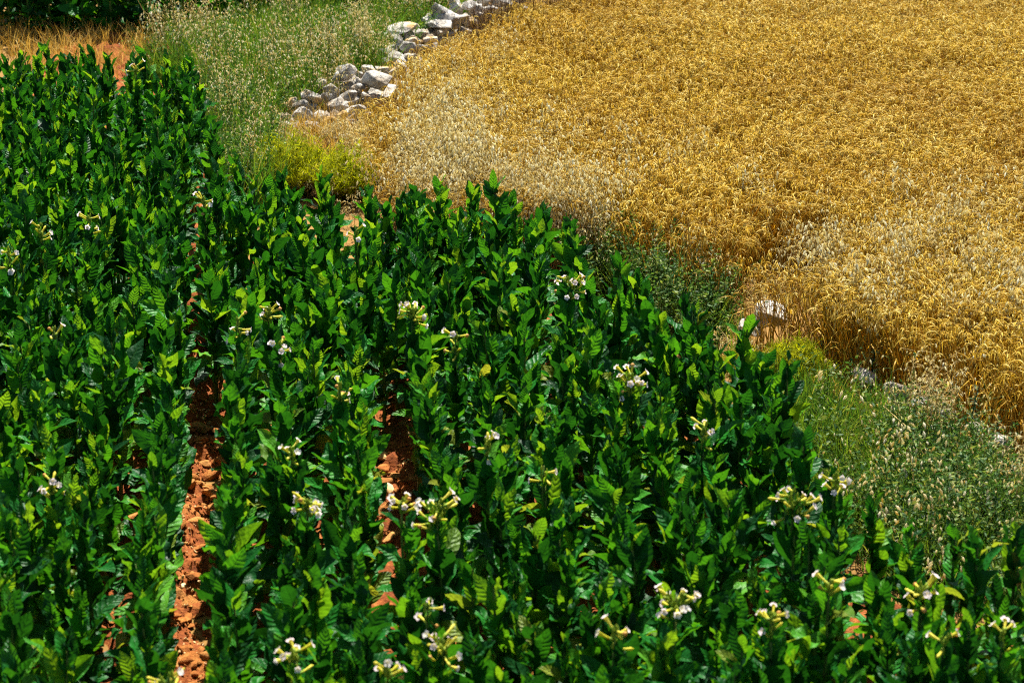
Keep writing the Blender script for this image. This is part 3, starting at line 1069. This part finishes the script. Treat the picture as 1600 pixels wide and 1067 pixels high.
scatter("wheat_field", wp, pts, rots, scl, idx, "golden ripe cereal field filling the upper right")

# ------------------------------------------------------------------ wild oats, grass, weeds


def oat_clump(seed, n=6, H0=(0.5, 0.8), rad=0.10, green=False, big=1.0):
    r = random.Random(seed)
    mb = MB()
    for _ in range(n):
        a, d = r.uniform(0, 6.28), rad * math.sqrt(r.random())
        b = Vector((math.cos(a) * d, math.sin(a) * d, -0.05))
        H = r.uniform(*H0)
        la = r.uniform(0, 6.28); ld = Vector((math.cos(la), math.sin(la), 0)); lean = r.uniform(0.03, 0.25)
        pts = [b + ld * (lean * H * t * t) + Vector((0, 0, H * t)) for t in (0, 0.35, 0.7, 1.0)]
        mb.tube(pts, [0.0024, 0.002, 0.0016, 0.0008], 3, 0, r.random(), cap=False)
        for k in range(r.randint(5, 8) if green else r.randint(9, 14)):
            t = r.uniform(0.58, 1.0)
            s0 = b + ld * (lean * H * t * t) + Vector((0, 0, H * t))
            aa = r.uniform(0, 6.28); dd = Vector((math.cos(aa), math.sin(aa), 0))
            L = r.uniform(0.03, 0.09) * (1.25 - t * 0.6)
            e = s0 + dd * L + Vector((0, 0, r.uniform(-0.01, 0.03)))
            mb.ribbon([s0, e], [0.0012, 0.001], dd.cross(Vector((0, 0, 1))), 0, r.random())
            dr = (Vector((0, 0, -1)) + dd * r.uniform(0.1, 0.9)).normalized()
            ln = r.uniform(0.014, 0.027) * big
            sd_ = dr.orthogonal().normalized()
            mb.tube([e, e + dr * ln * 0.35, e + dr * ln], [0.001, 0.0042 * big, 0.0005], 4, 1, r.random(), cap=False)
    return mb.mesh("oat_clump", [M['grass'] if green else M['oat_stem'], M['oat']])


def grass_clump(seed, n=26, H0=(0.10, 0.40), rad=0.09, w=0.006):
    r = random.Random(seed)
    mb = MB()
    for _ in range(n):
        a, d = r.uniform(0, 6.28), rad * math.sqrt(r.random())
        b = Vector((math.cos(a) * d, math.sin(a) * d, -0.05))
        H = r.uniform(*H0)
        la = r.uniform(0, 6.28); ld = Vector((math.cos(la), math.sin(la), 0)); lean = r.uniform(0.1, 0.7)
        pts = [b + ld * (lean * H * t * t) + Vector((0, 0, H * (t - 0.25 * lean * t * t))) for t in (0, 0.4, 0.75, 1.0)]
        fa = r.uniform(0, 6.28)
        mb.ribbon(pts, [w * .8, w, w * .7, w * .1], (math.cos(fa), math.sin(fa), 0), 0, r.random())
    return mb.mesh("grass_clump", [M['grass']])


def weed_clump(seed, n=9, H0=(0.22, 0.5), rad=0.10, mat='weed', leafsize=(0.018, 0.034), per=22):
    r = random.Random(seed)
    mb = MB()
    for _ in range(n):
        a, d = r.uniform(0, 6.28), rad * math.sqrt(r.random())
        b = Vector((math.cos(a) * d, math.sin(a) * d, -0.05))
        H = r.uniform(*H0)
        la = r.uniform(0, 6.28); ld = Vector((math.cos(la), math.sin(la), 0)); lean = r.uniform(0.05, 0.5)

        def c(t): return b + ld * (lean * H * t * t) + Vector((0, 0, H * t))
        mb.tube([c(0), c(.5), c(1)], [0.0025, 0.002, 0.001], 3, 0, r.random(), cap=False)
        for k in range(per):
            s0 = c(r.uniform(0.15, 1.0))
            aa = r.uniform(0, 6.28); el = r.uniform(-0.3, 1.0)
            dd = Vector((math.cos(aa) * math.cos(el), math.sin(aa) * math.cos(el), math.sin(el)))
            L = r.uniform(*leafsize)
            sd_ = dd.cross(Vector((r.gauss(0, 1), r.gauss(0, 1), r.gauss(0, 1)))).normalized()
            mb.ribbon([s0, s0 + dd * L * .5, s0 + dd * L], [0.002, L * 0.4, 0.001], sd_, 0, r.random())
    return mb.mesh("weed_clump", [M[mat]])


CLEAR = [(G(1203, 512, 0), 0.26), (G(1203, 545, 0), 0.26), (G(1190, 530, 0), 0.24), (G(1352, 598, 0), 0.13), (G(1405, 622, 0), 0.14), (G(1480, 655, 0), 0.12), (G(1440, 646, 0), 0.14), (G(1566, 704, 0), 0.14)]


def fill(name, protos, pixpolys, label, s=(0.8, 1.15), tilt=0.12):
    pts, rots, scl, idx = [], [], [], []
    for pix, dens in pixpolys:
        poly = poly_world(pix)
        for x, y in sample_poly(poly, max(3, int(poly_area(poly) * dens))):
            if any((x - c.x) ** 2 + (y - c.y) ** 2 < r_ * r_ for c, r_ in CLEAR) and random.random() < 0.6:
                continue
            if fbm(x + 31, y, 2.3, 2) < -0.22 and random.random() < 0.6:
                continue
            pts.append((x, y, -0.04))
            rots.append((random.gauss(0, tilt), random.gauss(0, tilt), random.uniform(0, 6.28)))
            scl.append(random.uniform(*s)); idx.append(random.randrange(len(protos)))
    return scatter(name, protos, pts, rots, scl, idx, label)


MARGIN_L = [(225, 96, .2), (300, 108, .2), (330, 200, .3), (395, 285, .3), (440, 250, .15), (420, 205, .15), (400, 180, .15), (470, 145, .2), (530, 108, .2), (590, 92, .2), (612, 40, .3), (690, 5, .3), (760, -60, .3),
            (500, -60, .2), (470, 30, .1), (300, 60, .1)]
ROOM_R1 = [(925, 372), (960, 366), (1090, 415), (1165, 465), (1130, 500), (1060, 480), (980, 440), (930, 420)]
ROOM_R2 = [(1205, 590), (1290, 560), (1390, 605), (1430, 640), (1400, 720), (1330, 770), (1270, 740)]
ROOM_R3 = [(1400, 615), (1480, 655), (1640, 740), (1640, 900), (1480, 880), (1340, 800), (1390, 700)]
fill("grass", [grass_clump(s) for s in range(6)],
     [(MARGIN_L, 150), (ROOM_R2, 230), (ROOM_R3, 130), (ROOM_R1, 60), ([(1120, 490), (1210, 540), (1250, 590), (1200, 610)], 120)],
     "green grass on the field margins beside wall and wheat")
fill("tall_grass", [grass_clump(60 + s, 20, (0.35, 0.62), 0.10, 0.005) for s in range(5)], [(MARGIN_L, 120)],
     "tall dark green grass left of the stone wall")
fill("weeds", [weed_clump(s) for s in range(5)],
     [(ROOM_R1, 200), (ROOM_R3, 130), (ROOM_R2, 14), ([(310, 130, .2), (400, 150, .2), (410, 240, .2), (395, 290, .2), (340, 230, .3)], 110), (MARGIN_L, 40)],
     "grey green small leaved weeds along the wheat edge")
fill("wild_oats", [oat_clump(s) for s in range(7)],
     [(MARGIN_L, 4), ([(290, 75, .3), (420, 60, .3), (600, 60, .3), (600, 120, .3), (480, 150, .3), (330, 150, .3)], 7), ([(1060, 400, .3), (1165, 450, .3), (1210, 500, .1), (1200, 540, .1), (1120, 490, .2)], 34),
      ([(1150, 440, .3), (1215, 480, .2), (1230, 530, .1), (1160, 540, .1)], 14),
      ([(600, 225, .3), (700, 200, .3), (850, 250, .35), (950, 330, .35), (940, 372, .3), (620, 335, .3)], 20),
      ([(640, 260, .3), (760, 265, .35), (860, 300, .35), (930, 350, .35), (920, 372, .3), (640, 335, .3)], 70), ([(700, 150, .4), (900, 200, .4), (1010, 330, .4), (940, 340, .4), (850, 250, .4), (640, 200, .4)], 22),
      ([(1290, 560), (1400, 595), (1490, 640), (1640, 705), (1640, 760), (1470, 690), (1380, 630), (1290, 590)], 10),
      ([(640, 120, .3), (800, 80, .4), (820, 160, .4), (640, 240, .3)], 26),
      ([(1180, 380, .4), (1640, 330, .4), (1640, 460, .4), (1300, 480, .3)], 30),
      ([(1400, 620), (1640, 735), (1640, 800), (1420, 720)], 5), ([(225, 80, .1), (320, 70, .1), (320, 95, .1), (230, 100, .1)], 22)],
     "pale wild oats with hanging straw white spikelets around the field edges")
fill("feathery_oats", [oat_clump(200 + s, 8, (0.55, 0.78), 0.13, False, 1.55) for s in range(6)],
     [([(610, 235, .4), (700, 235, .4), (800, 270, .4), (900, 310, .4), (960, 360, .4), (930, 375, .3), (620, 340, .3)], 34),
      ([(620, 180, .4), (720, 170, .4), (900, 250, .4), (980, 340, .4), (900, 320, .4), (620, 245, .3)], 16),
      ([(1180, 400, .5), (1400, 380, .5), (1640, 400, .5), (1640, 480, .5), (1400, 470, .5), (1250, 470, .4)], 9),
      ([(640, 130, .5), (1000, 200, .5), (1640, 280, .5), (1640, 560, .4), (1300, 520, .4), (960, 370, .4), (640, 250, .4)], 3.0)],
     "pale feathery oats standing along the lower wheat edge", (0.95, 1.2))
fill("tall_oats", [oat_clump(240 + s, 5, (0.55, 0.88), 0.10, True, 1.3) for s in range(6)],
     [([(240, 70, .3), (330, 55, .3), (420, 60, .3), (600, 70, .3), (590, 115, .3), (480, 130, .3), (330, 120, .3), (250, 100, .3)], 18),
      ([(330, 180, .2), (400, 190, .2), (420, 240, .2), (395, 285, .2), (350, 240, .3)], 14)],
     "tall green oats with cream seed heads left of the stone wall")
fill("large_oats", [oat_clump(140 + s, 3, (0.25, 0.5), 0.10, True, 1.7) for s in range(5)], [(ROOM_R3, 22), (ROOM_R2, 2), ([(1060, 400, .3), (1165, 450, .3), (1210, 500, .1), (1120, 490, .2)], 20)],
     "loose pale oat spikelets hanging over the weeds on the right margin")
M['straw'] = simple_leafy("dry_straw", [(0, (0.34, 0.19, 0.03)), (0.6, (0.52, 0.34, 0.06)), (1, (0.66, 0.50, 0.16))], (1.1, 1.0, 0.7), 0.3)


def straw_clump(seed):
    me_ = grass_clump(seed, 24, (0.10, 0.34), 0.10, 0.005)
    me_.materials[0] = M['straw']
    return me_


fill("dry_grass", [straw_clump(90 + s) for s in range(5)],
     [([(600, 100, .1), (640, 120, .1), (760, 30, .1), (820, -30, .1), (860, 40, .2), (640, 230, .1), (600, 240, .1), (590, 170, .1)], 110),
      ([(430, 190, .1), (520, 130, .1), (610, 120, .1), (600, 200, .1), (450, 215, .1)], 60), ([(440, 205, .05), (600, 180, .05), (640, 260, .1), (620, 262, .1), (430, 228, .1)], 110),
      ([(1140, 470), (1220, 490), (1300, 560), (1390, 605), (1480, 655), (1640, 735), (1640, 765), (1470, 690), (1380, 630), (1290, 590), (1150, 540)], 45),
      ([(1390, 640), (1640, 760), (1640, 880), (1440, 840)], 10), (ROOM_R2, 10), ([(-40, 45, 0), (240, 45, 0), (240, 85, 0), (-40, 85, 0)], 45), ([(40, 60, 0), (230, 60, 0), (230, 120, 0), (40, 120, 0)], 45)],
     "dry yellow grass and straw around stones and along the wheat")
fill("short_oats", [oat_clump(40 + s, 7, (0.18, 0.36), 0.10) for s in range(5)],
     [([(430, 265, .1), (600, 270, .1), (610, 330, .1), (450, 320, .1)], 12), ([(440, 215, .05), (600, 200, .05), (610, 240, .05), (450, 240, .05)], 60),
      ([(405, 195, .05), (470, 215, .05), (430, 250, .05), (395, 240, .05)], 50), ([(1150, 500), (1220, 520), (1230, 560), (1150, 560)], 50), (ROOM_R3, 2)],
     "low dry oats and straw around the stones and bushes")
fill("green_oats", [oat_clump(80 + s, 6, (0.4, 0.72), 0.10, True) for s in range(5)], [(MARGIN_L, 9), (ROOM_R3, 8), (ROOM_R1, 10)],
     "green stemmed wild oats with pale spikelets in the grassy margins")


def feathery_bush(name, px, py, z, w, h, label, seed):
    r = random.Random(seed)
    p = G(px, py, z); zc = P(p)[2]
    rx, rz = w * zc / FPX / 2, h * zc / FPX / cp
    root = link(name, None, None, (p.x, p.y, -0.05)); root.empty_display_size = 0.1
    tag(root, label, "bush")
    st_, lf = MB(), MB()
    n = int(150 + 800 * rx)
    for _ in range(n):
        a = r.uniform(0, 6.28); d = math.sqrt(r.random())
        top = Vector((math.cos(a) * rx * d, math.sin(a) * rx * d * 0.8, rz * (1 - 0.55 * d * d) * r.uniform(0.75, 1.0) * (1 + 0.15 * math.sin(5 * a + seed))))
        base = Vector((top.x * 0.35, top.y * 0.35, 0))
        mid = base.lerp(top, 0.55) + Vector((0, 0, 0.03))
        st_.tube([base, mid, top], [0.003, 0.002, 0.001], 3, 0, r.random(), cap=False)
        for k in range(16):
            t = r.uniform(0.3, 1.0)
            s0 = mid.lerp(top, (t - .5) * 2) if t > .5 else base.lerp(mid, t * 2)
            dd = Vector((r.gauss(0, 1), r.gauss(0, 1), r.gauss(0.6, .7))).normalized()
            L = r.uniform(0.03, 0.07)
            lf.ribbon([s0, s0 + dd * L], [0.0055, 0.0015], dd.orthogonal().normalized(), 0, r.random())
    link("stem", st_.mesh("stem", [M['fennel']]), root)
    link("foliage", lf.mesh("foliage", [M['fennel']]), root)


feathery_bush("feathery_bush", 455, 292, 0.0, 165, 90, "yellow green feathery bush in front of the stone heap, left lobe", 1)
feathery_bush("feathery_bush", 550, 300, 0.0, 150, 82, "yellow green feathery bush next to the wheat, right of its twin", 2)
feathery_bush("feathery_bush", 1240, 600, 0.0, 130, 84, "feathery yellow green bush below the white boulder", 3)
feathery_bush("feathery_bush", 1160, 588, 0.0, 70, 60, "small feathery bush between tobacco and the white boulder", 4)


def spike_weed(px, y0, y1, label, seed, lean=0.0, mat='weed_dark', dens=60):
    r = random.Random(seed)
    p = G(px, y0, 0.0); zc = P(p)[2]
    H = (y0 - y1) * zc / FPX / cp
    root = link("spike_weed", None, None, (p.x, p.y, -0.05)); root.empty_display_size = 0.1
    tag(root, label, "weed")
    mb = MB()

    def c(t): return Vector((lean * H * t * t + 0.01 * math.sin(t * 7), 0.02 * t, H * t))
    mb.tube([c(t) for t in np.linspace(0, 1, 7)], [0.006, 0.0055, 0.005, 0.004, 0.0035, 0.003, 0.001], 5)
    link("stem", mb.mesh("stem", [M[mat]]), root)
    lb = MB()
    for k in range(dens):
        t = r.uniform(0.1, 1.0)
        aa = r.uniform(0, 6.28); el = r.uniform(0.2, 1.1)
        dd = Vector((math.cos(aa) * math.cos(el), math.sin(aa) * math.cos(el), math.sin(el)))
        L = r.uniform(0.03, 0.06) * (1.25 - t * 0.6)
        s0 = c(t)
        lb.ribbon([s0, s0 + dd * L * .5, s0 + dd * L - Vector((0, 0, L * .15))], [0.003, L * .34, 0.001], dd.cross(Vector((0, 0, 1))).normalized(), 0, r.random())
    link("foliage", lb.mesh("foliage", [M[mat]]), root)


spike_weed(1282, 560, 425, "tall thin dark weed spike against the wheat above the feathery bush", 11, 0.10)
spike_weed(1363, 610, 535, "dark upright weed spike on the grass margin before the wheat", 12, 0.02)
spike_weed(1516, 720, 590, "dark leafy weed spike against the wheat near the right edge", 13, 0.02, dens=80)
spike_weed(1545, 735, 640, "lower dark weed right of the leafy spike at the right edge", 14, 0.1)
spike_weed(1030, 430, 335, "thin brownish weed stalk rising from the grey green weeds", 15, 0.25, 'brush', 26)
spike_weed(326, 150, 60, "slim dark weed stalk at the upper left grass edge", 16, 0.03)
spike_weed(395, 300, 200, "slim dark weed stalk left of the feathery bush", 17, 0.0)


def dead_brush(px, py, w, h, label, seed):
    r = random.Random(seed)
    p = G(px, py, 0.0); zc = P(p)[2]
    rx, H = w * zc / FPX / 2, h * zc / FPX / cp
    mb = MB()
    for _ in range(110):
        a = r.uniform(0, 6.28); d = math.sqrt(r.random())
        b = Vector((math.cos(a) * rx * d, math.sin(a) * rx * d * .6, 0))
        top = b + Vector((r.gauss(0, .06), r.gauss(0, .06), H * r.uniform(.55, 1.05)))
        mid = b.lerp(top, .5) + Vector((r.gauss(0, .02), r.gauss(0, .02), 0))
        mb.tube([b, mid, top], [0.004, 0.003, 0.001], 3, 0, r.random(), cap=False)
        for k in range(5):
            s0 = mid.lerp(top, r.random())
            dd = Vector((r.gauss(0, 1), r.gauss(0, 1), abs(r.gauss(.4, .6)))).normalized()
            mb.ribbon([s0, s0 + dd * r.uniform(.03, .08)], [0.004, 0.001], dd.orthogonal().normalized(), 0, r.random())
    o = link("dry_brush", mb.mesh("dry_brush", [M['brush']]), None, (p.x, p.y, -0.05))
    tag(o, label, "brush")


dead_brush(848, 84, 120, 155, "dark brown dead brush at the top edge left of the wheat", 1)
dead_brush(765, 96, 66, 112, "brown dead brush between the slabs and the wheat", 2)
dead_brush(605, 195, 44, 50, "brown dead brush right of the stone heap", 3)
dead_brush(540, 232, 60, 30, "low brown brush at the foot of the stone heap", 4)


def stick(x0, y0, z0, x1, y1, z1, r_, label, mat, name, cat):
    a, b = G(x0, y0, z0), G(x1, y1, z1)
    mb = MB()
    m = a.lerp(b, 0.5) + Vector((0.01, 0, 0.012))
    o_ = Vector((a.x, a.y, min(a.z, b.z)))
    mb.tube([a - o_, m - o_, b - o_], [r_, r_ * 0.85, r_ * 0.5], 5)
    q = a.lerp(b, 0.6)
    mb.tube([q - o_, q - o_ + (b - a).normalized() * 0.05 + Vector((0.02, 0, 0.03))], [r_ * .5, r_ * .2], 4)
    o = link(name, mb.mesh(name, [M[mat]]), None, o_)
    tag(o, label, cat)


stick(1441, 626, .16, 1458, 658, .04, 0.006, "grey dead twig leaning by the stones, left one", 'twig', "dead_twig", "twig")
stick(1452, 630, .16, 1470, 660, .04, 0.006, "grey dead twig leaning by the stones, right one", 'twig', "dead_twig", "twig")
stick(1462, 622, .18, 1480, 624, .16, 0.005, "short pale twig lying above the leaning dead twigs", 'twig', "dead_twig", "twig")
stick(1446, 648, .10, 1474, 640, .12, 0.005, "dark twig crossing the leaning dead twigs", 'brush', "dead_twig", "twig")
stick(1456, 715, .20, 1380, 634, .30, 0.004, "long yellow straw stalk tilted across the grass margin", 'oat_stem', "straw_stalk", "stalk")
stick(1530, 775, .12, 1484, 715, .26, 0.004, "second tilted straw stalk among the weeds at the right", 'oat_stem', "straw_stalk", "stalk")
stick(1425, 790, .05, 1422, 700, .35, 0.005, "pale upright dry stalk in the weeds left of the thistles", 'oat', "straw_stalk", "stalk")


def thistle(px, py, w, label, seed, mat='thistle'):
    r = random.Random(seed)
    p = G(px, py, 0.1); zc = P(p)[2]
    rr = w * zc / FPX / 2
    root = link("thistle_plant", None, None, (p.x, p.y, 0.0)); root.empty_display_size = 0.05
    tag(root, label, "thistle")
    mb = MB()
    mb.tube([(0, 0, -0.05), (0.005, 0, 0.08), (0, 0, 0.17)], [0.006, 0.005, 0.003], 5)
    link("stem", mb.mesh("stem", [M[mat]]), root)
    for k in range(11):
        aa = 2.4 * k; el = r.uniform(0.0, 0.9)
        dd = Vector((math.cos(aa) * math.cos(el), math.sin(aa) * math.cos(el), math.sin(el)))
        sd_ = dd.cross(Vector((0, 0, 1))).normalized()
        lb = MB()
        L = rr * r.uniform(0.9, 1.3)
        vs, fs = [], []
        for j in range(9):
            t = j / 8
            wd = L * 0.26 * math.sin(math.pi * min(1, t * .9 + .08)) * (1.0 if j % 2 else 0.45)
            c_ = dd * L * t - Vector((0, 0, L * .3 * t * t))
            vs += [c_ - sd_ * wd, c_ + sd_ * wd]
        for j in range(8):
            fs.append((2 * j, 2 * j + 1, 2 * j + 3, 2 * j + 2))
        lb.add(vs, fs, 0, r.random())
        link("leaf", lb.mesh("leaf", [M[mat]]), root, (0, 0, 0.03 + 0.012 * k))


thistle(1498, 768, 40, "blue green thistle among the weeds near the right edge, upper one", 1)
thistle(1446, 812, 40, "blue green thistle among the weeds, nearer the tobacco", 2)
thistle(1560, 838, 56, "bright green spreading weed at the lower right of the margin", 3, 'weed')
print("objects", len(bpy.data.objects))
